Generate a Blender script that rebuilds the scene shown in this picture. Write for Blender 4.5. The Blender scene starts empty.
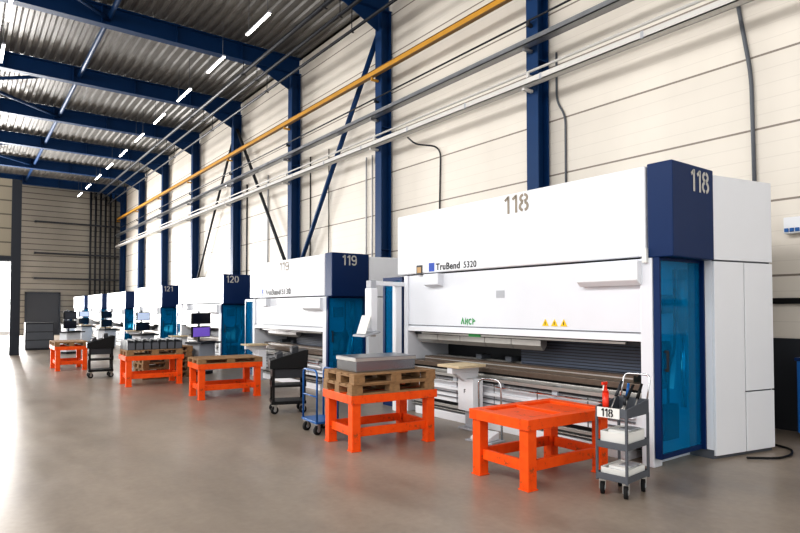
import bpy, bmesh, math, random
from mathutils import Vector, Matrix
random.seed(7)
S=bpy.context.scene
COL=S.collection

# ---------------------------------------------------------------- materials
def lin(c):
    return tuple(((v/255)/12.92 if v/255<=0.04045 else ((v/255+0.055)/1.055)**2.4) for v in c)+(1,)
def nodes(name):
    m=bpy.data.materials.new(name); m.use_nodes=True
    nt=m.node_tree; b=nt.nodes['Principled BSDF']; return m,nt,b
def mat(name,c,rough=.5,metal=0,var=.06,scale=3,bump=0,spec=.5,emit=None,es=0):
    m,nt,b=nodes(name); L=nt.links
    c1=lin(c); b.inputs['Roughness'].default_value=rough; b.inputs['Metallic'].default_value=metal
    b.inputs['Specular IOR Level'].default_value=spec
    tc=nt.nodes.new('ShaderNodeTexCoord'); n=nt.nodes.new('ShaderNodeTexNoise')
    n.inputs['Scale'].default_value=scale; n.inputs['Detail'].default_value=5
    L.new(tc.outputs['Object'],n.inputs['Vector'])
    r=nt.nodes.new('ShaderNodeMix'); r.data_type='RGBA'
    r.inputs['A'].default_value=tuple(v*(1-var) for v in c1[:3])+(1,)
    r.inputs['B'].default_value=tuple(min(1,v*(1+var)) for v in c1[:3])+(1,)
    L.new(n.outputs['Fac'],r.inputs['Factor']); L.new(r.outputs['Result'],b.inputs['Base Color'])
    if bump:
        bp=nt.nodes.new('ShaderNodeBump'); bp.inputs['Strength'].default_value=bump
        L.new(n.outputs['Fac'],bp.inputs['Height']); L.new(bp.outputs['Normal'],b.inputs['Normal'])
    if emit:
        b.inputs['Emission Color'].default_value=lin(emit); b.inputs['Emission Strength'].default_value=es
    return m
def mth(nt,op,a,b=None,c=None):
    n=nt.nodes.new('ShaderNodeMath'); n.operation=op
    for i,v in enumerate((a,b,c)):
        if v is None: continue
        if isinstance(v,(int,float)): n.inputs[i].default_value=v
        else: nt.links.new(v,n.inputs[i])
    return n.outputs[0]
def panelmat(name,c,seamc,pitch,sw,vpitch,voff,axis,rough=.55,dirt=.12,bump=.3,micro=0):
    m,nt,b=nodes(name); L=nt.links
    tc=nt.nodes.new('ShaderNodeTexCoord'); sp=nt.nodes.new('ShaderNodeSeparateXYZ'); L.new(tc.outputs['Object'],sp.inputs[0])
    fz=mth(nt,'FRACT',mth(nt,'DIVIDE',sp.outputs['Z'],pitch)); s1=mth(nt,'LESS_THAN',fz,sw/pitch)
    fy=mth(nt,'FRACT',mth(nt,'DIVIDE',mth(nt,'SUBTRACT',sp.outputs[axis],voff),vpitch)); s2=mth(nt,'LESS_THAN',fy,.03/vpitch)
    s=mth(nt,'MAXIMUM',s1,s2)
    if micro:
        fm=mth(nt,'FRACT',mth(nt,'DIVIDE',sp.outputs['Z'],micro)); s3=mth(nt,'MULTIPLY',mth(nt,'LESS_THAN',fm,.012/micro),.13)
        s=mth(nt,'MAXIMUM',s,s3)
    n=nt.nodes.new('ShaderNodeTexNoise'); n.inputs['Scale'].default_value=.6; n.inputs['Detail'].default_value=6
    mp=nt.nodes.new('ShaderNodeMapping'); mp.inputs['Scale'].default_value=(1,1,.35); L.new(tc.outputs['Object'],mp.inputs[0]); L.new(mp.outputs[0],n.inputs['Vector'])
    c1=lin(c); a=nt.nodes.new('ShaderNodeMix'); a.data_type='RGBA'
    a.inputs['A'].default_value=tuple(v*(1-dirt*1.6) for v in c1[:3])+(1,); a.inputs['B'].default_value=tuple(min(1,v*(1+dirt*.6)) for v in c1[:3])+(1,)
    L.new(n.outputs['Fac'],a.inputs['Factor'])
    e=nt.nodes.new('ShaderNodeMix'); e.data_type='RGBA'; L.new(s,e.inputs['Factor']); L.new(a.outputs['Result'],e.inputs['A']); e.inputs['B'].default_value=lin(seamc)
    L.new(e.outputs['Result'],b.inputs['Base Color']); b.inputs['Roughness'].default_value=rough
    bp=nt.nodes.new('ShaderNodeBump'); bp.inputs['Strength'].default_value=bump; bp.inputs['Distance'].default_value=.02; bp.invert=True
    L.new(s,bp.inputs['Height']); L.new(bp.outputs['Normal'],b.inputs['Normal'])
    return m

WHITE=mat('white_paint',(230,232,236),.38,var=.02)
WHITE2=mat('white_paint_panel',(220,223,229),.42,var=.03)
LGREY=mat('light_grey_paint',(172,175,181),.45,var=.04)
GREY=mat('grey_paint',(88,92,99),.45,var=.06)
DGREY=mat('dark_grey_paint',(40,43,49),.5,var=.1)
SHUT=mat('blue_grey_shutter',(74,82,98),.5,var=.08)
BLACK=mat('black_plastic',(14,15,17),.5,var=.1,spec=.3)
RUBBER=mat('rubber',(20,20,21),.8,var=.15)
NAVY=mat('navy_paint',(8,42,88),.4,var=.05,spec=.25)
BLUEST=mat('blue_structural_paint',(12,54,98),.5,var=.1,spec=.25)
BLUECART=mat('bright_blue_paint',(20,92,160),.35)
ORANGE,nt,b=nodes('scuffed_orange_paint')
tc=nt.nodes.new('ShaderNodeTexCoord'); n=nt.nodes.new('ShaderNodeTexNoise'); n.inputs['Scale'].default_value=7; n.inputs['Detail'].default_value=8; n.inputs['Roughness'].default_value=.7
nt.links.new(tc.outputs['Object'],n.inputs['Vector'])
r=nt.nodes.new('ShaderNodeValToRGB'); cr_=r.color_ramp; cr_.elements[0].position=.33; cr_.elements[0].color=lin((146,80,44)); cr_.elements[1].position=.41; cr_.elements[1].color=lin((236,84,18))
e_=cr_.elements.new(.70); e_.color=lin((246,98,26)); nt.links.new(n.outputs['Fac'],r.inputs[0]); nt.links.new(r.outputs[0],b.inputs['Base Color'])
b.inputs['Roughness'].default_value=.45; b.inputs['Specular IOR Level'].default_value=.3
STEEL=mat('brushed_steel',(180,178,174),.34,metal=.6,var=.12,scale=12)
DSTEEL=mat('oiled_tool_steel',(104,92,82),.4,metal=.5,var=.25,scale=14)
CHROME=mat('chrome',(215,216,218),.12,metal=1)
GALV=mat('galvanised_sheet',(150,152,156),.3,metal=.7,var=.12,scale=5)
SHINY=mat('shiny_sheet_metal',(150,153,158),.22,metal=.9,var=.12,scale=4)
DECK=mat('galvanised_roof_deck',(118,116,113),.45,metal=.3,var=.35,scale=1.3)
YELLOW=mat('yellow_beam_paint',(196,142,42),.55,var=.2)
YELLOWD=mat('dark_beam_edge_paint',(120,88,40),.6,var=.2)
TRAY=mat('white_tray_paint',(206,204,200),.5,var=.06)
DPIPE=mat('dark_pipe_paint',(28,32,40),.5,var=.15)
WOOD=mat('weathered_pallet_wood',(146,114,80),.8,var=.45,scale=16,bump=.25)
WOODL=mat('pale_wood',(186,150,106),.7,var=.2,scale=14)
BEIGE=mat('brush_table_top',(206,188,156),.7,var=.1,scale=30)
NUMG=mat('grey_numeral_vinyl',(142,132,118),.5)
NUMW=mat('pale_numeral_vinyl',(196,194,188),.5)
INK=mat('black_ink',(12,14,20),.5)
LOGO=mat('blue_logo_vinyl',(16,70,170),.4)
GREENS=mat('green_sticker',(30,150,70),.5)
YELS=mat('yellow_sticker',(240,200,20),.5)
REDS=mat('orange_red_plastic',(226,52,24),.35)
PAPER=mat('paper',(228,228,224),.8,var=.03)
SCREENP=mat('monitor_screen_glow',(120,90,190),.2,emit=(120,96,190),es=.5)
SCREENW=mat('monitor_screen_pale',(190,200,220),.2,emit=(190,205,235),es=.5)
SCREEND=mat('monitor_screen_dark',(30,34,48),.15)
LAMPM=mat('led_diffuser',(255,255,255),.4,emit=(255,250,242),es=22)
DOORM=mat('door_frame_paint',(28,34,44),.5)
GLASS,nt,b=nodes('cyan_safety_glass')
tr=nt.nodes.new('ShaderNodeBsdfTransparent'); tr.inputs[0].default_value=(.24,.78,.94,1)
b.inputs['Base Color'].default_value=lin((6,146,198)); b.inputs['Roughness'].default_value=.03
mx=nt.nodes.new('ShaderNodeMixShader'); mx.inputs[0].default_value=.3
nt.links.new(tr.outputs[0],mx.inputs[1]); nt.links.new(b.outputs[0],mx.inputs[2])
nt.links.new(mx.outputs[0],nt.nodes['Material Output'].inputs[0])
WALLM=panelmat('cream_wall_panels',(233,226,215),(138,128,118),1.05,.03,5.2,7.5,'Y',dirt=.13,micro=.21)
WALLE=panelmat('grey_end_wall_cladding',(138,133,124),(76,73,68),.36,.05,6,2.0,'X',dirt=.2)
WALLP=panelmat('beige_partition_cladding',(158,149,131),(96,90,79),.5,.05,6,2.0,'X',dirt=.15)
FLOOR,nt,b=nodes('sealed_concrete_floor'); L=nt.links
tc=nt.nodes.new('ShaderNodeTexCoord')
def nz(sc,det,ro,mscale,dist=0):
    n=nt.nodes.new('ShaderNodeTexNoise'); n.inputs['Scale'].default_value=sc; n.inputs['Detail'].default_value=det; n.inputs['Roughness'].default_value=ro; n.inputs['Distortion'].default_value=dist
    mp=nt.nodes.new('ShaderNodeMapping'); mp.inputs['Scale'].default_value=mscale; L.new(tc.outputs['Object'],mp.inputs[0]); L.new(mp.outputs[0],n.inputs['Vector']); return n.outputs['Fac']
a1=nz(.6,9,.65,(1,.5,1)); a2=nz(16,6,.5,(1,1,1)); a3=nz(1.3,8,.68,(1,.4,1),.3)
def ramp(src,p0,c0,p1,c1):
    r=nt.nodes.new('ShaderNodeValToRGB'); r.color_ramp.elements[0].position=p0; r.color_ramp.elements[0].color=c0; r.color_ramp.elements[1].position=p1; r.color_ramp.elements[1].color=c1
    L.new(src,r.inputs[0]); return r.outputs[0]
def mul(A,B,f):
    m_=nt.nodes.new('ShaderNodeMix'); m_.data_type='RGBA'; m_.blend_type='MULTIPLY'; m_.inputs['Factor'].default_value=f
    L.new(A,m_.inputs['A']); L.new(B,m_.inputs['B']); return m_.outputs['Result']
c_=ramp(a1,.32,lin((140,128,116)),.66,lin((174,160,146)))
c_=mul(c_,a2,.26); c_=mul(c_,ramp(a3,.34,(.68,.67,.66,1),.62,(1,1,1,1)),.65)
L.new(c_,b.inputs['Base Color'])
rr=nt.nodes.new('ShaderNodeMapRange'); rr.inputs['From Min'].default_value=.35; rr.inputs['From Max'].default_value=.65; rr.inputs['To Min'].default_value=.28; rr.inputs['To Max'].default_value=.42; L.new(a3,rr.inputs['Value']); L.new(rr.outputs[0],b.inputs['Roughness'])
bp=nt.nodes.new('ShaderNodeBump'); bp.inputs['Strength'].default_value=.06; L.new(a2,bp.inputs['Height']); L.new(bp.outputs[0],b.inputs['Normal'])

# ---------------------------------------------------------------- mesh builder
class MB:
    def __init__(s): s.v=[];s.f=[];s.m=[];s.sm=[];s.mats=[]
    def mi(s,m):
        if m not in s.mats: s.mats.append(m)
        return s.mats.index(m)
    def add(s,vs,fs,m,smooth=None):
        o=len(s.v); s.v+= [tuple(v) for v in vs]; k=s.mi(m)
        for i,f in enumerate(fs):
            s.f.append([o+j for j in f]); s.m.append(k); s.sm.append(bool(smooth and smooth[i]))
        return s
    def box(s,x0,x1,y0,y1,z0,z1,m):
        vs=[(x,y,z) for z in (z0,z1) for y in (y0,y1) for x in (x0,x1)]
        return s.add(vs,[(0,2,3,1),(4,5,7,6),(0,1,5,4),(2,6,7,3),(0,4,6,2),(1,3,7,5)],m)
    def prism(s,poly,axis,a,b,m):
        def P(p,t): return {'y':(p[0],t,p[1]),'x':(t,p[0],p[1]),'z':(p[0],p[1],t)}[axis]
        n=len(poly); vs=[P(p,a) for p in poly]+[P(p,b) for p in poly]
        fs=[tuple(range(n)),tuple(range(2*n-1,n-1,-1))]+[(i,n+i,n+(i+1)%n,(i+1)%n) for i in range(n)]
        return s.add(vs,fs,m)
    def cyl(s,p0,p1,r,m,seg=12,r2=None):
        p0=Vector(p0);p1=Vector(p1);d=(p1-p0).normalized(); r2=r if r2 is None else r2
        u=d.cross(Vector((0,0,1)) if abs(d.z)<.9 else Vector((1,0,0))).normalized(); w=d.cross(u)
        vs=[];
        for p,rad in((p0,r),(p1,r2)):
            for i in range(seg):
                a=2*math.pi*i/seg; vs.append(p+u*math.cos(a)*rad+w*math.sin(a)*rad)
        fs=[tuple(range(seg)),tuple(range(2*seg-1,seg-1,-1))]+[(i,seg+i,seg+(i+1)%seg,(i+1)%seg) for i in range(seg)]
        return s.add(vs,fs,m,[False,False]+[True]*seg)
    def tube(s,pts,r,m,seg=10):
        pts=[Vector(p) for p in pts]; rings=[]; n=len(pts)
        ref=None
        for i,p in enumerate(pts):
            d=((pts[min(i+1,n-1)]-pts[max(i-1,0)])).normalized()
            if ref is None:
                ref=d.cross(Vector((0,0,1)) if abs(d.z)<.9 else Vector((1,0,0))).normalized()
            u=(ref-d*ref.dot(d)).normalized(); ref=u; w=d.cross(u)
            rings.append([p+u*math.cos(2*math.pi*k/seg)*r+w*math.sin(2*math.pi*k/seg)*r for k in range(seg)])
        vs=[v for ring in rings for v in ring]; fs=[];sm=[]
        for i in range(n-1):
            for k in range(seg):
                fs.append((i*seg+k,i*seg+(k+1)%seg,(i+1)*seg+(k+1)%seg,(i+1)*seg+k)); sm.append(True)
        fs+= [tuple(range(seg-1,-1,-1)),tuple((n-1)*seg+k for k in range(seg))]; sm+=[False,False]
        return s.add(vs,fs,m,sm)
    def stroke(s,pts,w,t,m):
        pts=[Vector((p[0],p[1])) for p in pts]; n=len(pts); A=[];B=[]
        for i,p in enumerate(pts):
            if i==0: d=(pts[1]-p).normalized(); k=1
            elif i==n-1: d=(p-pts[i-1]).normalized(); k=1
            else:
                a=(p-pts[i-1]).normalized(); b_=(pts[i+1]-p).normalized(); d=(a+b_).normalized(); k=1/max(.5,d.dot(a))
            q=Vector((-d.y,d.x))*w/2*k; A.append(p+q); B.append(p-q)
        vs=[(p.x,p.y,z) for z in (0,t) for p in A+B]; N=2*n; fs=[]
        for i in range(n-1):
            fs+= [(i,i+1,n+i+1,n+i),(N+i,N+n+i,N+n+i+1,N+i+1),(i,N+i,N+i+1,i+1),(n+i,n+i+1,N+n+i+1,N+n+i)]
        fs+= [(0,n,N+n,N),(n-1,N+n-1,N+2*n-1,2*n-1)]
        return s.add(vs,fs,m)
    def mesh(s,name):
        me=bpy.data.meshes.new(name); me.from_pydata(s.v,[],s.f)
        for m in s.mats: me.materials.append(m)
        for p,k,q in zip(me.polygons,s.m,s.sm): p.material_index=k; p.use_smooth=q
        bm=bmesh.new(); bm.from_mesh(me); bmesh.ops.recalc_face_normals(bm,faces=bm.faces); bm.to_mesh(me); bm.free()
        return me
def arc(pts,r=.08,n=5):
    pts=[Vector(p) for p in pts]; out=[pts[0]]
    for i in range(1,len(pts)-1):
        a,b,c=pts[i-1],pts[i],pts[i+1]; d1=(a-b);d2=(c-b); k=min(r,d1.length*.49,d2.length*.49)
        p=b+d1.normalized()*k;q=b+d2.normalized()*k
        for j in range(n+1):
            t=j/n; out.append(p*(1-t)**2+b*2*t*(1-t)+q*t*t)
    out.append(pts[-1]); return out
def facemat(org,facing):
    M=Matrix(((0,0,-1),(-1,0,0),(0,1,0))) if facing=='-x' else Matrix(((1,0,0),(0,0,-1),(0,1,0)))
    return Matrix.Translation(org)@M.to_4x4()
def textmesh(body,size,org,facing,m,align='LEFT',ext=.002,bold=0,sp=1.0,sx=1.0):
    cu=bpy.data.curves.new('t','FONT'); cu.body=body; cu.size=size; cu.extrude=ext; cu.align_x=align; cu.offset=bold; cu.space_character=sp; cu.resolution_u=6
    o=bpy.data.objects.new('t',cu); COL.objects.link(o)
    dg=bpy.context.evaluated_depsgraph_get(); me=bpy.data.meshes.new_from_object(o.evaluated_get(dg))
    bpy.data.objects.remove(o)
    me.transform(Matrix.Diagonal((sx,1,1,1)))
    me.transform(facemat(org,facing)); me.materials.clear(); me.materials.append(m)
    return me
def ell(cx,cy,rx,ry,a0,a1,n=9):
    return [(cx+rx*math.cos(math.radians(a0+(a1-a0)*i/n)),cy+ry*math.sin(math.radians(a0+(a1-a0)*i/n))) for i in range(n+1)]
def digitmesh(txt,h,org,facing,m,w=.15,sx=1.0):
    e=MB(); x=0
    for ch in txt:
        S_=[]
        if ch=='1': S_=[[(.10,.76),(.30,.93)],[(.32,0),(.32,1)]]
        elif ch=='8': S_=[ell(.3,.75,.2,.18,100,260),ell(.3,.75,.2,.18,80,-80),ell(.3,.29,.23,.22,105,255),ell(.3,.29,.23,.22,75,-75)]
        elif ch=='0': S_=[ell(.3,.5,.22,.43,100,260,14),ell(.3,.5,.22,.43,80,-80,14)]
        elif ch=='9': S_=[ell(.3,.69,.22,.24,20,335,16),[(.52,.72),(.52,.38)]+ell(.3,.32,.22,.25,0,-150,9)]
        elif ch=='2': S_=[ell(.3,.68,.21,.25,165,-30,10)+[(.10,.08)],[(.07,.07),(.53,.07)]]
        for st in S_: e.stroke([((x+p[0])*h*sx,p[1]*h) for p in st],w*h,.003,m)
        x+= .48 if ch=='1' else .66
    me=e.mesh('digits'); me.transform(facemat(org,facing)); return me
def part(name,me,parent,bev=0,label=None,loc=None,rot=None):
    o=bpy.data.objects.new(name,me); COL.objects.link(o); o.parent=parent
    if loc: o.location=loc
    if rot: o.rotation_euler=rot
    if bev:
        b=o.modifiers.new('Bevel','BEVEL'); b.width=bev; b.segments=2; b.limit_method='ANGLE'; b.angle_limit=math.radians(50)
    if label: o['label']=label
    return o
def thing(name,label,cat,loc=(0,0,0),rz=0,group=None,me=None,bev=0,kind=None):
    o=bpy.data.objects.new(name,me); COL.objects.link(o); o.location=loc; o.rotation_euler=(0,0,rz)
    if kind: o['kind']=kind
    o['label']=label; o['category']=cat
    if group: o['group']=group
    if me and bev:
        b=o.modifiers.new('Bevel','BEVEL'); b.width=bev; b.segments=2; b.limit_method='ANGLE'; b.angle_limit=math.radians(50)
    return o
def clone(src,loc,rz=0,label=None):
    def rec(o,par):
        c=o.copy(); COL.objects.link(c)
        if par is not None: c.parent=par
        for ch in [q for q in o.children]: rec(ch,c)
        return c
    n=rec(src,None); n.location=loc; n.rotation_euler=(0,0,rz)
    if label: n['label']=label
    return n

# ---------------------------------------------------------------- shell
YE=44.0; XW=9.1; ZR=10.05
thing('floor','grey-taupe sealed concrete workshop floor','floor',me=MB().box(-14,XW,-6,YE+8,-.2,0,FLOOR).mesh('floor'),kind='structure')
thing('wall_right','tall cream sandwich-panel hall wall with horizontal joints','wall',me=MB().box(XW,XW+.2,-6,YE,0,ZR,WALLM).mesh('wall'),kind='structure')
DX0,DX1,DH=-9,2.75,4.8
e=MB().box(DX1,XW,YE,YE+.2,0,ZR,WALLE).box(-14,DX0,YE,YE+.2,0,ZR,WALLE).box(DX0,DX1,YE,YE+.2,DH,ZR,WALLE)
thing('wall_back','grey horizontally ribbed end wall with an open gate','wall',me=e.mesh('wall'),kind='structure')
e=MB().box(DX1-.02,DX1+.2,YE-.1,YE,0,DH+.2,DOORM).box(DX0-.22,DX0+.02,YE-.06,YE,0,DH+.2,DOORM).box(DX0-.22,DX1+.2,YE-.08,YE,DH,DH+.3,DOORM)
thing('door_1','dark frame of the open daylight-filled gate','door',me=e.mesh('door'),kind='structure',bev=.01)
YP=25.2; PX=1.54; PH=3.35; PT=6.3
e=MB().box(-8,-3,YP,YP+.2,0,PT,WALLP).box(-3,PX,YP,YP+.2,PH,PT,WALLP)
thing('wall_left','beige cladded partition wall with an open doorway','wall',me=e.mesh('wall'),kind='structure')
e=MB().box(PX-.12,PX+.18,YP-.06,YP+.22,0,PT,DOORM).box(-3,PX,YP-.05,YP+.22,PH,PH+.18,DOORM).box(-3.2,-3,YP-.05,YP+.22,0,PH+.18,DOORM)
thing('door_2','dark steel doorway frame with bright daylight behind','door',me=e.mesh('door'),kind='structure',bev=.01)
e=MB().box(3.35,5.1,YE-.12,YE-.02,0,2.6,DGREY).box(3.25,3.35,YE-.16,YE,0,2.7,DOORM).box(5.1,5.2,YE-.16,YE,0,2.7,DOORM).box(3.25,5.2,YE-.16,YE,2.6,2.72,DOORM)
thing('door_3','dark framed closed doorway in the end wall','door',me=e.mesh('door'),kind='structure')
e=MB(); per=.28; x=-12.; prof=[]
while x<XW-.01:
    prof+=[(x,ZR+.06),(x+.10,ZR+.06),(x+.14,ZR),(x+.24,ZR)]; x+=per
prof=[(min(px,XW),pz) for px,pz in prof]+[(XW,ZR+.06)]
vs=[(px,-6,pz) for px,pz in prof]+[(px,YE+.2,pz) for px,pz in prof]; n=len(prof)
fs=[(i,i+1,n+i+1,n+i) for i in range(n-1)]
e.add(vs,fs,DECK)
thing('ceiling','corrugated galvanised metal roof deck','ceiling',me=e.mesh('ceiling'),kind='structure')
thing('baseboard_right','dark grey lower strip of the hall wall','wall base',me=MB().box(XW-.03,XW,-6,YE,0,1.25,DGREY).box(XW-.06,XW,-6,YE,1.72,1.8,BLACK).mesh('bb'),kind='structure')

CY=[7.5+5.2*k for k in range(-2,8)]
def ibeam(e,axis,a,b,c1,c2,h,w,m,tf=.03,tw=.02):
    if axis=='z':
        e.box(c1-h/2,c1-h/2+tf,c2-w/2,c2+w/2,a,b,m).box(c1+h/2-tf,c1+h/2,c2-w/2,c2+w/2,a,b,m).box(c1-h/2+tf,c1+h/2-tf,c2-tw/2,c2+tw/2,a,b,m)
    else:
        e.box(a,b,c1-w/2,c1+w/2,c2,c2+tf,m).box(a,b,c1-w/2,c1+w/2,c2+h-tf,c2+h,m).box(a,b,c1-tw/2,c1+tw/2,c2+tf,c2+h-tf,m)
    return e
e=ibeam(MB(),'z',0,9.5,0,0,.32,.28,BLUEST); 
e.box(-.2,.2,-.2,.2,0,.03,BLUEST)
for z in(3.2,6.4): e.box(-.15,.15,-.13,.13,z,z+.02,BLUEST)
cm=e.mesh('steel_column')
for y in CY:
    o=thing('steel_column','dark blue steel I-section column against cream wall','column',(XW-.22,y,0),group='blue wall columns',me=cm)
e=ibeam(MB(),'x',-12,XW-.04,0,0,.55,.28,BLUEST)
for x in range(-11,9,2): e.box(x,x+.02,-.13,.13,.03,.52,BLUEST)
e.prism([(XW-.4,0),(XW-1.6,0),(XW-.4,-.55)],'y',-.01,.01,BLUEST)
bm_=e.mesh('roof_beam')
for y in CY: thing('roof_beam','dark blue steel roof girder spanning the hall','beam',(0,y,9.5),group='blue roof girders',me=bm_)
def rod(name,label,cat,p0,p1,r,m,group=None,seg=10):
    c=(Vector(p0)+Vector(p1))/2
    return thing(name,label,cat,tuple(c),group=group,me=MB().cyl(Vector(p0)-c,Vector(p1)-c,r,m,seg).mesh(name))
for i in (3,5,7):
    if i+1<len(CY):
        rod('roof_brace','blue diagonal roof bracing tube','brace',(-2.5,CY[i],9.7),(3.2,CY[i+1],9.7),.06,BLUEST,'roof bracing')
        rod('roof_brace','blue diagonal roof bracing tube','brace',(3.2,CY[i],9.82),(-2.5,CY[i+1],9.82),.06,BLUEST,'roof bracing')
for X in (3.2,-2.5):
    rod('roof_tie','blue longitudinal roof tie tube','beam',(X,CY[0],9.76),(X,YE,9.76),.07,BLUEST,'roof ties')
rod('diagonal_brace','blue diagonal wall bracing tube','brace',(XW-.22,CY[3]+.1,9.2),(XW-.22,CY[4]-.1,2.6),.07,BLUEST,'wall bracing')
rod('diagonal_brace','dark diagonal wall bracing tube','brace',(XW-.22,CY[5]-.1,8.9),(XW-.22,CY[4]+.1,2.6),.06,DPIPE,'wall bracing')
rod('diagonal_brace','dark diagonal wall bracing tube','brace',(XW-.22,CY[5]+.1,8.9),(XW-.22,CY[6]-.1,2.6),.05,DPIPE,'wall bracing')

def run(name,label,cat,x,z,me,brm,x2=XW-.385,extra=()):
    o=thing(name,label,cat,(x,0,z),me=me)
    b=MB().box(0,x2-x,-.03,.03,-.10,-.05,brm).box(-.02,.02,-.03,.03,-.1,0,brm).mesh('bracket')
    for y in CY: part('bracket',b,o,loc=(0,y+.0,0))
    return o
Y0,Y1=-5.8,YE-.2
run('yellow_rail','double-edged yellow painted rail beam running along the columns','beam',8.52,7.7,MB().box(-.05,.05,Y0,Y1,-.02,.0,YELLOWD).box(-.05,.05,Y0,Y1,.115,.13,YELLOWD).box(-.035,.01,Y0,Y1,.0,.115,YELLOW).mesh('p'),YELLOW)
e=MB().box(-.1,.1,Y0,Y1,-.05,-.035,GALV).box(-.1,-.085,Y0,Y1,-.05,.05,GALV).box(.085,.1,Y0,Y1,-.05,.05,GALV)
run('cable_tray','grey galvanised cable tray along the columns','cable tray',8.5,6.65,e.mesh('tray'),GALV)
e=MB().box(-.09,.09,Y0,Y1,-.05,-.035,TRAY).box(-.09,-.075,Y0,Y1,-.05,.06,TRAY).box(.075,.09,Y0,Y1,-.05,.06,TRAY).box(-.05,.05,Y0,Y1,-.035,.02,DPIPE)
yy=-5.
while yy<YE-1: e.box(-.096,-.09,yy,yy+.05,-.055,.065,LGREY); yy+=2.0
run('cable_duct','wide white cable duct along the columns','cable tray',8.48,5.88,e.mesh('duct'),TRAY)
run('air_pipe','thin white compressed air pipe along the columns','pipe',8.6,6.15,MB().cyl((0,Y0,0),(0,Y1,0),.025,TRAY,10).mesh('p'),TRAY)
run('thin_cable_pipe','thin dark cable pipe along the columns','pipe',8.62,7.15,MB().cyl((0,Y0,0),(0,Y1,0),.02,DPIPE,8).mesh('p'),DPIPE)
def hungrun(label,x,z,r,m):
    o=thing('overhead_pipe',label,'pipe',(x,0,z),group='overhead pipes',me=MB().cyl((0,Y0,0),(0,Y1,0),r,m,12).mesh('p'))
    h=MB().cyl((0,0,0),(0,0,9.52-z),.012,DPIPE,6).box(-r-.02,r+.02,-.02,.02,-r-.01,-r+.01,m).mesh('hanger')
    for y in CY: part('hanger',h,o,loc=(0,y,0))
hungrun('dark overhead pipe hung from roof girders',7.1,9.15,.06,DPIPE)
hungrun('dark overhead pipe hung from roof girders',7.55,9.05,.05,DPIPE)
hungrun('dark overhead pipe hung from roof girders',7.9,8.75,.04,DPIPE)
def conduit(label,pts,r=.022,m=GREY,name='conduit_pipe'):
    p=[Vector(q) for q in arc(pts,.25)]; c=p[0].copy()
    return thing(name,label,'conduit',tuple(c),group='conduits on the wall',me=MB().tube([q-c for q in p],r,m,8).mesh('conduit'))
conduit('grey bent conduit dropping down the wall',[(XW-.05,3.95,9.9),(XW-.05,3.92,6.2),(XW-.05,3.74,5.0),(XW-.05,3.70,1.8)],.03,GREY)
conduit('grey cable drop from the cable tray',[(XW-.03,7.2,6.55),(XW-.03,7.2,5.6),(XW-.03,7.0,5.3),(XW-.03,7.0,1.8)],.02,GREY)
conduit('dark hanging cable drop from the duct',[(8.62,11.3,5.8),(8.7,11.1,5.6),(XW-.03,10.6,5.5),(XW-.03,10.7,1.8)],.02,DPIPE)
conduit('pale vertical conduit on the wall',[(XW-.03,13.5,5.9),(XW-.03,13.5,1.8)],.02,LGREY)
conduit('pale vertical conduit on the wall',[(XW-.03,13.8,5.9),(XW-.03,13.8,1.8)],.02,LGREY)
conduit('thin dark vertical conduit on the wall',[(XW-.03,15.9,6.6),(XW-.03,15.9,1.8)],.015,DPIPE)
conduit('dark vertical conduit on the wall',[(XW-.03,17.1,6.6),(XW-.03,17.1,1.8)],.02,DPIPE)
conduit('pale vertical conduit on the wall',[(XW-.03,20.4,6.6),(XW-.03,20.4,1.8)],.025,LGREY)
conduit('dark vertical conduit on the wall',[(XW-.03,22.4,6.6),(XW-.03,22.4,1.8)],.03,DPIPE)
for X in (6.9,7.2,7.5,7.8,8.1,8.4):
    w=.06
    thing('end_wall_pipe','dark vertical steel pipe on the end wall','pipe',(X,YE-w-.02,0),group='vertical pipes on the end wall',me=MB().cyl((0,0,0),(0,0,ZR-.6),w,DPIPE,10).mesh('post'))
for z in(3.6,5.2,7.2):
    thing('end_wall_rail','dark horizontal rail on the end wall','beam',(0,YE-.35,z),group='end wall rails',me=MB().box(3.7,XW-.5,-.06,.06,-.05,.05,DPIPE).box(3.7,3.8,0,.35,-.05,.05,DPIPE).mesh('rail'))

hm=MB().prism([(-.04,.025),(-.035,.06),(.035,.06),(.04,.025)],'y',-.75,.75,LGREY).box(-.04,.04,-.75,.75,.015,.025,LGREY).mesh('housing')
dm=MB().box(-.03,.03,-.72,.72,0,.015,LAMPM).mesh('diffuser')
sm_=MB().cyl((0,0,.06),(0,0,1.08),.008,GREY,6).mesh('rod')
src=None
for X,y0,k0,k1 in((6.05,14.3,-4,10),(.85,17.2,-5,9),(-4.5,17,-5,8)):  # last row is out of view, added only for its light
    for k in range(k0,k1):
        loc=(X,y0+3.15*k,8.98)
        if src is None:
            src=thing('strip_lamp','glowing white LED strip lamp hung under the roof','lamp',loc,group='LED strip lamps')
            part('lamp_housing',hm,src); part('diffuser',dm,src)
            for y in(-.6,.6): part('suspension_rod',sm_,src,loc=(0,y,0))
        else: clone(src,loc)

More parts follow.
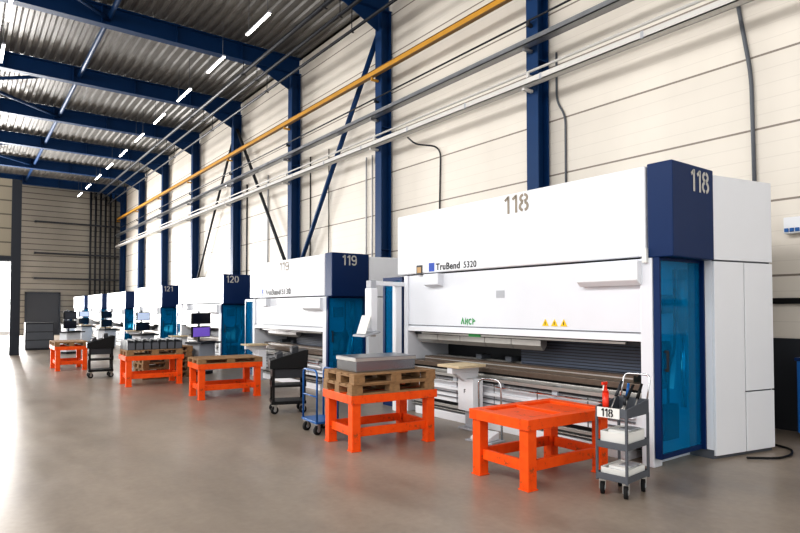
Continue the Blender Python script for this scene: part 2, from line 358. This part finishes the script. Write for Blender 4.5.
# ---------------------------------------------------------------- press brakes
def press(Y,Ln,H,num,brand,detail,label,xf=5.8):
    T=thing('press_brake',label,'bending machine',(xf,Y,0),group='press brakes in a row')
    zs=H*.69; zr=1.30*min(1,.35+.65*H/3.17); zt=.87*min(1,.5+.5*H/3.17); sc=H/3.17
    part('upper_cover',MB().box(0,1.5,.03,Ln,zs+.02,H,WHITE).box(.1,1.4,.1,Ln-.1,zs-.02,zs+.02,DGREY).mesh('upper_cover'),T,.02)
    e=MB().box(.05,.45,.02,Ln-.22,zr,zs,WHITE2).box(.03,.06,.02,Ln-.22,zr,zr+.07,WHITE).box(.035,.05,.05,Ln-.25,zr+.09,zr+.1,GREY)
    part('ram',e.mesh('ram'),T,.012)
    e=MB().prism([(-.08,zs-.02),(.06,zs-.02),(.06,zs-.28),(-.02,zs-.28),(-.08,zs-.23)],'y',.08,.85,WHITE)
    part('lamp_housing',e.mesh('lh'),T,.01)
    e=MB().prism([(-.06,zs-.0),(.06,zs-.0),(.06,zs-.20),(-.06,zs-.17)],'y',Ln-1.1,Ln-.75,WHITE2)
    part('lamp_housing',e.mesh('lh'),T,.01)
    e=MB().box(.14,.36,.15,Ln-.3,zr-.05,zr,DGREY)
    e.box(.11,.14,.35,Ln-.5,zr-.04,zr-.015,STEEL)
    part('upper_tool_clamp',e.mesh('clamp'),T)
    gap=zr-.05-zt
    seg=1.6
    while seg<Ln-.75:
        e=MB().prism([(.18,zr-.05),(.30,zr-.05),(.30,zr-.05-gap*.2),(.245,zr-.05-gap*.36),(.235,zr-.05-gap*.36),(.18,zr-.05-gap*.2)],'y',seg,seg+.50,STEEL)
        part('bending_punch',e.mesh('punch'),T); seg+=.51
    e=MB()
    e.prism([(.18,zt-.03),(.32,zt-.03),(.32,zt+.04),(.27,zt+.04),(.25,zt+.015),(.23,zt+.04),(.18,zt+.04)],'y',.3,Ln-.5,DSTEEL)
    e.box(.176,.18,.3,Ln-.5,zt+.0,zt+.015,STEEL)
    part('bending_die',e.mesh('die'),T)
    e=MB().box(.08,.42,.12,Ln-.25,zt-.10,zt-.03,DSTEEL).box(.14,.45,.12,Ln-.25,zt-.13,zt-.10,BLACK).box(.10,.45,.12,Ln-.25,zt-.19,zt-.13,STEEL)
    e.box(.14,.45,.12,Ln-.25,.62,zt-.19,DGREY).box(.06,.45,.12,Ln-.25,.28,.62,WHITE).box(.15,.45,.12,Ln-.25,.12,.28,DGREY).box(.06,.42,.3,Ln-.4,0,.12,WHITE)
    part('lower_bed',e.mesh('bed'),T,.006)
    e=MB().box(-.04,.04,.15,Ln-.25,zt-.20,zt-.16,STEEL).box(-.05,.0,.15,Ln-.25,zt-.27,zt-.255,CHROME).box(.03,.05,.15,Ln-.25,zt-.235,zt-.215,DGREY)
    for y in [.3+.9*i for i in range(int((Ln-.6)/.9)+1)]: e.box(.0,.14,y,y+.08,zt-.28,zt-.16,LGREY)
    part('front_guide_rail',e.mesh('rail'),T)
    e=MB().box(-.0,.06,.2,Ln-.3,.47,.51,WHITE).box(.03,.06,.2,Ln-.3,.42,.43,GREY).box(.03,.06,.2,Ln-.3,.35,.36,GREY).box(.02,.06,.2,Ln-.3,.2,.24,STEEL).box(.06,.15,.2,Ln-.3,.15,.165,STEEL)
    for y in [.8+.75*i for i in range(int((Ln-1.2)/.75)+1)]: e.box(.055,.06,y,y+.012,.28,.62,GREY)
    part('lower_trim_rail',e.mesh('rail'),T,.002)
    ya=2.35 if detail else Ln-1.2
    e=MB().box(-.52,-.02,ya+.03,ya+.47,zt-.01,zt+.025,BEIGE).box(-.50,.0,ya+.19,ya+.29,zt-.09,zt-.01,WHITE).prism([(-.42,zt-.09),(-.0,zt-.09),(-.0,zt-.32),(-.08,zt-.32)],'y',ya+.2,ya+.28,WHITE)
    part('sheet_support_arm',e.mesh('arm'),T,.005,'white support arm with thin beige top board')
    e=MB().box(-.24,-.05,ya+.06,ya+.36,.26,.70,WHITE).box(-.18,-.10,ya+.14,ya+.28,.03,.26,LGREY).box(-.24,-.04,ya+.06,ya+.36,0,.03,LGREY)
    ped=part('pedestal',e.mesh('ped'),T,.008,'white upright pedestal box')
    if detail: part('pedestal_marking',textmesh('F',.08,(-.243,ya+.24,.50),'-x',INK),ped)
    e=MB().box(.0,.16,-.04,.10,0,zs,WHITE2); part('side_frame',e.mesh('sf'),T,.01)
    e=MB().box(.02,.9,Ln-.25,Ln-.15,0,zs,WHITE2); part('side_frame',e.mesh('sf'),T,.01)
    part('inner_frame',MB().prism([(.16,0),(.9,0),(.9,zs),(.16,zs),(.16,zr+.05),(.55,zr+.05),(.62,zr-.1),(.55,zt-.1),(.16,zt-.1)],'y',.04,.10,WHITE2).mesh('if'),T,.004)
    e=MB().cyl((.62,-.03,zr+.1),(.62,-.03,zs-.1),.055,STEEL,14).cyl((.62,-.03,zt-.3),(.62,-.03,zr+.1),.03,CHROME,12)
    e.tube(arc([(.3,-.03,.3),(.3,-.03,1.0),(.45,-.03,1.2),(.45,-.03,zs-.1)],.12),.015,BLACK,8).box(.22,.5,-.04,.04,.25,.62,DGREY).box(.2,.4,-.04,.04,zr+.3,zr+.5,GREY)
    part('hydraulic_unit',e.mesh('hu'),T)
    part('rear_body',MB().box(.9,1.5,.12,Ln-.1,0,zs,DGREY).mesh('rb'),T)
    e=MB().box(.50,.54,.12,2.2,zt-.03,zr,DGREY); z=zt+.0
    while z<zr-.03:
        e.box(.485,.50,.12,2.2,z,z+.026,SHUT); z+=.038
    part('rear_shutter',e.mesh('curtain'),T,label='blue-grey ribbed shutter behind the tools')
    e=MB().box(.6,.68,2.2,Ln-.3,zt-.05,zt+.03,STEEL)
    for y in (2.4,3.0):
        if y<Ln-.5: e.box(.5,.7,y,y+.12,zt+.03,zt+.1,GREY)
    part('back_gauge',e.mesh('bg'),T,.004)
    e=MB().box(-.0,.86,-.27,.01,zs+.0,H+.01,NAVY)
    part('corner_housing',e.mesh('ch'),T,.012,'dark blue upper corner housing')
    e=MB().box(0,.03,-.12,-.05,.1,zs,NAVY).box(.03,.84,-.12,-.09,.1,.15,NAVY).box(.835,.86,-.16,-.05,.1,zs,NAVY).box(.03,.835,-.12,-.09,zs-.03,zs,NAVY)
    d=part('safety_door',e.mesh('sd'),T,.003,'thin dark blue framed cyan glass side door')
    part('glass_pane',MB().box(.03,.835,-.11,-.10,.15,zs-.03,GLASS).mesh('gp'),d)
    part('door_handle',MB().box(.08,.10,-.16,-.14,1.0,1.22,DGREY).box(.08,.10,-.14,-.12,1.0,1.03,DGREY).box(.08,.10,-.14,-.12,1.19,1.22,DGREY).mesh('dh'),d)
    W_=1.02; an=math.radians(-11); cx0,cy0=.868,-.26; HC=H-.035
    x1=cx0+W_*math.cos(an); y1=cy0+W_*math.sin(an)
    cab=part('side_cabinet',MB().prism([(cx0+.01,cy0+.035),(x1-.004,y1+.035),(x1-.004,1.2),(cx0+.01,1.2)],'z',0,HC-.02,GREY).mesh('sc'),T)
    for (a,bq,c,dd) in ((0,W_,zs+.009,HC),(0,W_/2-.009,.04,zs-.009),(W_/2+.009,W_,.72,zs-.009),(W_/2+.009,W_,.04,.704)):
        part('cabinet_panel',MB().box(a,bq,0,.03,c,dd,WHITE).mesh('cp'),cab,.004,loc=(cx0,cy0,0),rot=(0,0,an))
    part('cabinet_side_skin',MB().box(x1-.004,x1+.004,y1+.03,1.2,.04,HC,WHITE).box(cx0-.002,cx0+.01,cy0+.03,-.13,.1,HC,WHITE).mesh('s'),cab)
    part('cabinet_roof',MB().prism([(cx0,cy0+.03),(x1,y1+.03),(x1,1.2),(cx0,1.2)],'z',HC-.02,HC-.003,WHITE).mesh('s'),cab)
    # dark blue / teal guard panel at the far end, facing the aisle
    e=MB().box(.10,.14,Ln+.0,Ln+.05,0,zs,NAVY).box(.10,.14,Ln+.50,Ln+.56,0,zs,NAVY).box(.10,.14,Ln+.05,Ln+.50,0,.14,NAVY).box(.10,.14,Ln+.05,Ln+.50,zs-.06,zs,NAVY).box(.14,.9,Ln+.50,Ln+.56,0,zs,NAVY)
    d=part('far_guard',e.mesh('fg'),T,0,'dark blue framed teal glass guard'); part('glass_pane',MB().box(.115,.125,Ln+.05,Ln+.50,.14,zs-.06,GLASS).mesh('gp'),d)
    if num:
        if detail: dm_=digitmesh(num,.235,(-.003,Ln*.45+.06,H-.265),'-x',NUMG,sx=1.2)
        else: dm_=digitmesh(num,.2,(-.008,Ln*.5+.2,H-.25),'-x',NUMG,.15,sx=1.6)
        part('number_marking',dm_,T,label='grey number '+num)
        part('number_marking',digitmesh(num,.235*sc,(.35 if detail else (.22 if num=='119' else .06),-.273,H-.27*sc),'-y',NUMW,sx=1.1),T,label='pale number '+num)
    if brand:
        if detail:
            part('logo_square',MB().box(-.004,.0,Ln-.82-.13,Ln-.82,zs+.04,zs+.17,LOGO).mesh('ls'),T,label='blue square emblem')
            part('brand_lettering',textmesh(brand[0],.14,(-.002,Ln-.82-.17,zs+.055),'-x',INK,bold=.0035,sp=1.1),T)
            part('brand_lettering',textmesh(brand[1],.13,(-.002,Ln-.82-.78,zs+.055),'-x',INK,bold=.001,sp=1.05),T)
        else:
            part('logo_square',MB().box(-.016,.0,Ln-.80,Ln-.42,zs+.05,zs+.23,LOGO).mesh('ls'),T,label='blue square emblem')
            part('brand_lettering',textmesh(brand[0],.19,(-.010,Ln-.92,zs+.08),'-x',INK,bold=.006,sp=1.12,sx=1.15,ext=.003),T)
            part('brand_lettering',textmesh(brand[1],.19,(-.010,Ln-1.83,zs+.08),'-x',INK,bold=.002,sp=1.1,sx=1.1,ext=.003),T)
    if detail:
        for i in range(3):
            y=1.36-.14*i; e=MB().prism([(y,zr+.14),(y+.10,zr+.14),(y+.05,zr+.225)],'x',.043,.05,YELS); e.box(.04,.043,y+.045,y+.055,zr+.155,zr+.195,INK)
            part('warning_sticker',e.mesh('ws'),T,label='yellow warning triangle sticker')
        e=MB()
        e.stroke([(0,0),(.03,.08),(.06,0)],.02,.003,GREENS); e.stroke([(.09,0),(.09,.08),(.13,.0),(.13,.08)],.018,.003,GREENS)
        e.stroke(ell(.19,.04,.03,.035,50,310,10),.018,.003,GREENS); e.stroke([(.24,0),(.24,.08),(.28,.05),(.24,.035)],.016,.003,GREENS)
        me=e.mesh('gs'); me.transform(facemat((.048,2.95,zr+.13),'-x'))
        part('green_sticker',me,T,label='small green lettering sticker')
        part('green_sticker',MB().box(.105,.11,2.62,2.86,zr-.048,zr-.002,GREENS).mesh('g'),T,label='green label inside the press opening')
        part('notice_sheet',MB().box(-.010,-.001,Ln-.66,Ln-.52,zs+.0,zs+.15,DGREY).box(-.012,-.010,Ln-.64,Ln-.54,zs+.03,zs+.12,WOODL).mesh('ns'),T,label='small dark framed picture notice')
        part('type_plate',MB().box(.045,.05,2.1,2.25,zr+.5,zr+.6,LGREY).mesh('tp'),T)
        part('door_sensor',MB().box(-.04,.0,.0,.05,zs-.05,zs+.1,PAPER).mesh('ds'),T)
    return T
P118=press(3.43,4.45,3.17,'118',('TruBend','5320'),True,'large white and blue press brake marked 118')
press(10.3,3.8,2.75,'119',('TruBend','5130'),False,'white and blue press brake marked 119')
press(16.2,3.9,2.6,'120',None,False,'white and blue press brake marked 120')
press(22.4,3.9,2.5,'121',None,False,'white and blue press brake marked 121')
for y in(28.2,33.6,38.9):
    press(y,3.8,2.42,None,None,False,'distant white and blue press brake in the row')

T=P118; Ln=4.45
e=MB().box(-.60,.1,Ln-.16,Ln-.08,2.02,2.09,WHITE).box(-.66,-.56,Ln-.2,Ln-.06,1.98,2.10,LGREY)
a=part('console_arm',e.mesh('arm'),T,.01)
part('control_panel',MB().prism([(-.67,1.98),(-.54,1.98),(-.56,1.20),(-.67,1.35)],'y',Ln-.22,Ln-.04,WHITE).mesh('cp'),a,.015,'slim white control panel housing')
part('keyboard_shelf',MB().prism([(-.87,1.22),(-.58,1.28),(-.58,1.31),(-.87,1.25)],'y',Ln-.35,Ln+.0,LGREY).mesh('ks'),a,.005)
part('paper_holder',MB().prism([(-.85,1.27),(-.75,1.55),(-.74,1.55),(-.84,1.27)],'y',Ln-.33,Ln-.08,PAPER).mesh('ph'),a)
part('console_post',MB().box(-.12,.0,Ln-.12,Ln-.02,0,2.05,WHITE).mesh('post'),a,.01)

def console(loc,label,s1,s2,body=LGREY,w=.32):
    T=thing('operator_console',label,'control console',loc,math.radians(28),group='operator consoles')
    part('cabinet',MB().box(-.28,.28,-.2,.2,.08,.78,body).box(-.24,.24,-.17,.17,0,.08,DGREY).mesh('c'),T,.01)
    part('shelf',MB().box(-.36,.36,-.34,.2,.78,.82,DGREY).mesh('s'),T,.006)
    part('keyboard',MB().box(-.22,.22,-.3,-.14,.82,.845,BLACK).mesh('k'),T,.004)
    part('pole',MB().cyl((0,.1,.82),(0,.1,1.6),.03,GREY).mesh('p'),T)
    for z,mm in((1.02,s1),(1.36,s2)):
        m=part('monitor',MB().box(-w,w,.0,.05,z-.09,z+.19,BLACK).mesh('m'),T,.008)
        part('screen',MB().box(-w+.03,w-.03,-.004,0,z-.07,z+.16,mm).mesh('s'),m)
    return T
c0=console((4.95,15.15,0),'grey operator console with two stacked black monitors',SCREENP,SCREEND)
c1=console((4.9,20.9,0),'white operator console with dark lower and pale upper monitor',SCREEND,SCREENW,WHITE2,.27)
c2=console((4.9,27.0,0),'white operator console with two dark monitors',SCREEND,SCREEND,WHITE2,.25)
clone(c1,(4.9,32.6,0),math.radians(28)); clone(c2,(4.9,37.9,0),math.radians(28)); clone(c2,(3.3,25.0,0),math.radians(28))

# ---------------------------------------------------------------- orange tables
def table_parts():
    t=MB()
    t.box(-.6,.6,-.4,-.30,.55,.65,ORANGE).box(-.6,.6,.30,.4,.55,.65,ORANGE).box(-.6,-.48,-.30,.30,.55,.65,ORANGE).box(.48,.6,-.30,.30,.55,.65,ORANGE)
    top=t.mesh('frame')
    pl=MB().box(-.465,-.035,-.285,.285,.595,.625,ORANGE).mesh('plate')
    cb=MB().box(-.03,.03,-.30,.30,.56,.648,ORANGE).mesh('crossbar')
    lg=MB().box(-.055,.055,-.055,.055,.012,.55,ORANGE).box(-.065,.065,-.065,.065,0,.012,ORANGE).mesh('leg')
    sx=MB().box(-.465,.465,-.02,.02,.16,.26,ORANGE).mesh('stretcher'); sy=MB().box(-.02,.02,-.265,.265,.16,.26,ORANGE).mesh('stretcher')
    return top,pl,cb,lg,sx,sy
top,pl,cb,lg,sx,sy=table_parts()
TB=thing('work_table','bright orange steel work table with an empty top','table',(4.72,3.98,0),math.radians(-2),group='orange work tables')
part('top_frame',top,TB,.004)
for x in(0,.5): part('top_plate',pl,TB,.003,loc=(x,0,0))
part('crossbar',cb,TB,.003)
for x in(-.52,.52):
    for y in(-.32,.32): part('leg',lg,TB,.003,loc=(x,y,0))
for y in(-.32,.32): part('stretcher',sx,TB,.003,loc=(0,y,0))
for x in(-.52,.52): part('stretcher',sy,TB,.003,loc=(x,0,0))
t2=clone(TB,(4.25,6.15,0),math.radians(-5),'bright orange steel work table carrying two stacked wooden pallets')
t3=clone(TB,(4.08,11.1,0),math.radians(-4),'bright orange steel work table carrying a thin pallet')
t4=clone(TB,(3.42,13.85,0),math.radians(-2),'bright orange steel work table carrying dark metal parts')
t5=clone(TB,(2.42,18.6,0),math.radians(90),'orange steel work table carrying a pallet beyond the black trolley')

PZ=.85
bd=MB().box(-.6,.6,-.07,.07,0,.024,WOOD).mesh('board'); cbm=MB().box(-.07,.07,-.4,.4,0,.022,WOOD).mesh('crossboard')
blk=MB().box(-.075,.075,-.06,.06,0,.076,WOOD).mesh('block')
PL=thing('wooden_pallet','worn brown wooden pallet','pallet',(0,0,0),group='wooden pallets')
for y in(-.33,-.165,0,.165,.33): part('deck_board',bd,PL,.002,loc=(0,y,.122))
for x in(-.525,0,.525): part('crossboard',cbm,PL,.002,loc=(x,0,.1))
for x in(-.525,0,.525):
    for y in(-.34,0,.34): part('block',blk,PL,.002,loc=(x,y,.024))
for y in(-.33,0,.33): part('bottom_board',bd,PL,.002,loc=(0,y,0))
PL.scale=(.96,1,PZ); ph=.146*PZ
PL.location=(4.23,6.15,.65); PL.rotation_euler=(0,0,math.radians(-5))
clone(PL,(4.24,6.14,.65+ph),math.radians(-4))
q=clone(PL,(4.08,11.1,.65),math.radians(-4)); q.scale=(1,1,.6)
clone(PL,(3.42,13.85,.65),math.radians(-2))
clone(PL,(2.42,18.6,.65),math.radians(90))
for i in range(6): clone(PL,(4.0+.02*(i%2),15.1+.015*(i%3),ph*i),math.radians(1+i%3),'worn brown wooden pallet in a stack on the floor')

T=thing('sheet_metal_box','shiny folded sheet metal box lying on the pallets','metal part',(4.18,6.13,.651+2*ph),math.radians(-4))
part('box_shell',MB().box(-.42,.42,-.25,.25,0,.165,SHINY).mesh('t'),T,.006)
part('folded_lid',MB().box(-.427,.427,-.257,.257,.165,.177,GALV).box(-.427,.427,-.257,-.251,.13,.165,STEEL).box(-.427,-.421,-.251,.257,.13,.165,STEEL).mesh('l'),T,.002)
bk=MB().box(-.075,.075,-.11,.11,0,.01,DGREY).box(-.075,-.065,-.11,.11,.01,.22,DGREY).box(.065,.075,-.11,.11,.01,.22,DGREY).box(-.065,.065,-.11,-.10,.01,.15,GREY).box(-.04,.04,-.08,.10,.01,.19,DGREY)
bkm=bk.mesh('bracket')
for i in range(7):
    for j in range(3):
        thing('metal_bracket','small dark folded metal bracket stacked on a pallet','metal part',(2.93+.163*i,13.61+.24*j,.651+ph),0,group='dark brackets on the pallet',me=bkm)

def casters(T,xs,ys,r=.06,m=RUBBER):
    e=MB().cyl((0,-.02,r),(0,.02,r),r,m,18).cyl((0,-.024,r),(0,.024,r),r*.45,LGREY,12)
    e.box(-.02,.02,-.034,-.026,r-.01,r*2+.02,STEEL).box(-.02,.02,.026,.034,r-.01,r*2+.02,STEEL).box(-.035,.035,-.034,.034,r*2+.01,r*2+.03,STEEL)
    me=e.mesh('caster')
    for x in xs:
        for y in ys: part('caster',me,T,loc=(x,y,0),rot=(0,0,.4))

CX,CYY=4.82,3.12
RC=math.radians(6)
T=thing('service_cart','grey metal service cart with three shelves and chrome handle','cart',(CX,CYY,0),RC)
T.scale=(.90,.84,1)
casters(T,(-.18,.18),(-.13,.13),.055)
for z,h in((.14,.06),(.42,.06)):
    e=MB().box(-.23,.23,-.17,.17,z,z+.012,GREY)
    e.box(-.235,-.225,-.17,.17,z,z+h,GREY).box(.225,.235,-.17,.17,z,z+h,GREY).box(-.235,.235,-.175,-.165,z,z+h,GREY).box(-.235,.235,.165,.175,z,z+h,GREY)
    part('shelf',e.mesh('shelf'),T,.004)
e=MB().prism([(-.23,.70),(.23,.70),(.23,.712),(-.23,.712)],'y',-.17,.17,GREY)
for y0,y1_ in((-.175,-.165),(.165,.175)): e.prism([(-.235,.70),(.235,.70),(.235,.83),(-.235,.78)],'y',y0,y1_,GREY)
e.box(-.235,-.225,-.165,.165,.70,.78,GREY).box(.225,.235,-.165,.165,.70,.83,GREY)
part('top_tray',e.mesh('tray'),T,.003,'grey top tray with sloping sides')
up=MB().box(-.012,.012,-.012,.012,.13,.71,GREY).mesh('upright')
for x in(-.225,.225):
    for y in(-.165,.165): part('upright',up,T,.002,loc=(x,y,0))
part('handle',MB().tube(arc([(.23,-.15,.78),(.33,-.15,1.04),(.33,.15,1.04),(.23,.15,.78)],.06),.009,CHROME).mesh('h'),T)
part('number_plate',MB().box(-.245,-.236,-.10,.15,.69,.78,PAPER).mesh('np'),T)
part('number_lettering',digitmesh('118',.07,(-.247,.105,.70),'-x',INK,.17,sx=1.25),T)
def oncart(dx,dy):
    return (CX+dx*math.cos(RC)-dy*math.sin(RC),CYY+dx*math.sin(RC)+dy*math.cos(RC))
x,y=oncart(-.15,.08)
T=thing('spray_bottle','slim orange-red spray bottle standing on the grey cart','bottle',(x,y,.7125))
part('bottle_body',MB().cyl((0,0,0),(0,0,.19),.028,REDS,18).cyl((0,0,.19),(0,0,.23),.028,REDS,18,.012).mesh('b'),T)
part('spray_head',MB().cyl((0,0,.23),(0,0,.26),.013,REDS,12).box(-.05,.02,-.010,.010,.26,.285,REDS).prism([(-.03,.26),(-.022,.26),(-.035,.21),(-.045,.21)],'y',-.006,.006,PAPER).mesh('h'),T,.003)
for i,(dx,dy,rx,m,l,k) in enumerate(((-.08,-.02,.8,BLACK,'black',1),(-.03,.10,.7,DGREY,'dark grey',1),(.0,-.10,.6,BLACK,'black',.9),(.12,.03,.3,BLUECART,'blue',.75),(-.13,-.08,.2,DGREY,'dark grey',.5))):
    x,y=oncart(dx,dy)
    T=thing('hand_tool',l+' handled tool leaning out of the cart tray','tool',(x,y,.722),group='tools in the cart tray')
    v=Vector((math.sin(rx),0.05,math.cos(rx))).normalized()*k
    part('handle',MB().cyl(v*.16,v*.33,.015,m,10,.012).mesh('h'),T); part('shaft',MB().cyl(v*0,v*.16,.006,STEEL,8).mesh('s'),T)
for dz,hh,lab in((.433,.13,'white tray with papers on the middle cart shelf'),(.153,.09,'white tray with papers on the bottom cart shelf')):
    T=thing('white_tray',lab,'tray',(CX,CYY,dz),RC,group='white trays on the cart'); T.scale=(.86,.82,1)
    part('tray_shell',MB().box(-.2,.2,-.14,.14,0,.01,PAPER).prism([(-.2,.01),(-.19,.01),(-.205,hh),(-.215,hh)],'y',-.14,.14,PAPER).prism([(.2,.01),(.19,.01),(.205,hh),(.215,hh)],'y',-.14,.14,PAPER).box(-.2,.2,-.15,-.14,0,hh,PAPER).box(-.2,.2,.14,.15,0,hh,PAPER).mesh('t'),T,.003)
    part('papers',MB().box(-.15,.17,-.11,.11,.012,hh*.8,WHITE2).box(-.12,.12,-.1,.1,hh*.8,hh*1.05,PAPER).box(-.05,.16,-.12,.02,hh*1.05,hh*1.12,LGREY).mesh('p'),T,.002)

T=thing('foot_switch','foot switch on a base with tall chrome handle','foot switch',(5.30,5.35,0),math.radians(10))
part('base_plate',MB().box(-.15,.15,-.2,.2,0,.02,LGREY).mesh('b'),T,.004)
part('pedal',MB().prism([(-.12,.02),(.1,.02),(.1,.12),(-.12,.06)],'y',-.14,.14,WHITE).mesh('p'),T,.008)
part('handle',MB().tube(arc([(.12,-.17,.02),(.1,-.17,.76),(.1,.17,.76),(.12,.17,.02)],.1),.013,CHROME).mesh('h'),T)

T=thing('platform_trolley','slim blue tubular trolley with rubber wheels beside pallets','cart',(3.92,7.08,0),math.radians(-5))
casters(T,(-.12,.12),(-.18,.18),.06)
part('platform',MB().box(-.17,.17,-.25,.25,.15,.18,BLUECART).mesh('p'),T,.005)
for x in(-.15,.15):
    part('handle_frame',MB().tube(arc([(x,-.23,.18),(x,-.23,.84),(x,.23,.84),(x,.23,.18)],.08),.013,BLUECART).cyl((x,-.23,.5),(x,.23,.5),.010,BLUECART).mesh('h'),T)

def blackcart(loc,rz,label):
    T=thing('tool_trolley',label,'cart',loc,rz,group='black tool trolleys')
    casters(T,(-.22,.22),(-.16,.16),.06)
    part('base_shelf',MB().box(-.27,.27,-.21,.21,.15,.20,BLACK).mesh('b'),T,.006)
    part('middle_shelf',MB().box(-.27,.27,-.21,.21,.42,.45,BLACK).box(-.27,-.26,-.21,.21,.45,.52,BLACK).box(.26,.27,-.21,.21,.45,.52,BLACK).mesh('m'),T,.006)
    part('drawer_box',MB().box(-.25,.26,-.19,.19,.56,.71,DGREY).box(-.26,-.25,-.17,.17,.58,.69,BLACK).mesh('d'),T,.006)
    u=MB().box(-.02,.02,-.02,.02,.19,.73,BLACK).mesh('u')
    for x in(-.24,.24):
        for y in(-.18,.18): part('upright',u,T,loc=(x,y,0))
    part('sloped_rack',MB().prism([(-.30,.71),(.28,.71),(.30,1.0),(.24,1.0),(-.30,.84)],'y',-.23,.23,BLACK).mesh('t'),T,.008)
    for y in(-.17,-.06,.06,.17): part('tool_pin',MB().prism([(-.2,.86),(-.1,.88),(-.1,.97),(-.2,.93)],'y',y-.03,y+.03,DGREY).mesh('pin'),T)
    for y in(-.12,.02,.14): part('tool_pin',MB().prism([(.05,.93),(.15,.96),(.15,1.06),(.05,1.03)],'y',y-.03,y+.03,DGREY).mesh('pin'),T)
    return T
b=blackcart((4.25,8.75,0),math.radians(-20),'black wheeled tool trolley with a sloped rack')
clone(b,(2.75,15.9,0),math.radians(-5))

T=thing('tool_cabinet','low dark grey cabinet with drawers near the doorway','cabinet',(2.6,28.2,0))
part('cabinet_body',MB().box(-.5,.5,-.3,.3,0,1.1,DGREY).mesh('c'),T,.01)
for k in range(3): part('drawer',MB().box(-.46,.46,-.32,-.30,.08+.33*k,.38+.33*k,GREY).mesh('d'),T,.004)

T=thing('socket_box','white electrical socket box with blue outlets on the wall','socket box',(XW-.09,3.24,2.78))
part('box_body',MB().box(-.05,.09,-.12,.09,-.11,.11,WHITE).mesh('b'),T,.01)
for y in(-.08,-.015,.05): part('socket',MB().box(-.07,-.05,y-.025,y+.025,-.09,-.04,BLUECART).mesh('s'),T,.004)
T=thing('blue_bin','blue steel bin standing by the wall','bin',(8.75,2.82,0))
part('bin_body',MB().box(-.3,.26,-.3,.2,.1,1.0,BLUECART).box(-.28,-.2,-.28,-.2,0,.1,BLUECART).box(.16,.24,-.28,-.2,0,.1,BLUECART).box(-.28,-.2,.1,.18,0,.1,BLUECART).box(.16,.24,.1,.18,0,.1,BLUECART).mesh('b'),T,.01)
part('rim',MB().box(-.32,.28,-.32,.22,1.0,1.04,NAVY).mesh('r'),T,.008)
p=[Vector((7.9,3.10,.02)),Vector((7.8,2.85,.02)),Vector((7.5,2.74,.02)),Vector((7.2,2.76,.02)),Vector((6.95,2.98,.02))]
thing('floor_cable','thin dark cable looped on the floor beside the press','cable',tuple(p[0]),me=MB().tube([q-p[0] for q in arc(p,.12)],.013,BLACK,8).mesh('c'))

# ---------------------------------------------------------------- light
W=bpy.data.worlds.new('world'); S.world=W; W.use_nodes=True
bg=W.node_tree.nodes['Background']; bg.inputs[0].default_value=(1,.99,.98,1); bg.inputs[1].default_value=1.35
def area(loc,rot,sx_,sy_,p,c=(1,.985,.965)):
    l=bpy.data.lights.new('added_light','AREA'); l.shape='RECTANGLE'; l.size=sx_; l.size_y=sy_; l.energy=p; l.color=c
    o=bpy.data.objects.new('added_light',l); COL.objects.link(o); o.location=loc; o.rotation_euler=rot
area((-6,4,9.3),(0,math.radians(-40),0),3,16,1450)  # unseen fill added above the left aisle to brighten the hall
area((-6,24,9.3),(0,math.radians(-40),0),3,20,1500)  # second unseen fill, added further down the left side
area((-1,YE+.6,2.6),(math.radians(-90),0,0),8,4,6500)  # added outside the open gate as daylight, for sheen on the floor

# level-ish camera with vertical shift (keeps the uprights nearly parallel)
F=592; PT_=math.radians(1.6)
cam=bpy.data.cameras.new('camera'); co=bpy.data.objects.new('camera',cam); COL.objects.link(co)
co.location=(0,0,1.65); co.rotation_euler=(math.radians(90)+PT_,0,math.radians(-36.6))
cam.sensor_width=36; cam.lens=F/800*36; cam.clip_end=300
cam.shift_y=(42.5-F*math.tan(PT_))/800
S.camera=co
S.view_settings.view_transform='Standard'
try: S.view_settings.look='Medium High Contrast'
except Exception as ex: print(ex)
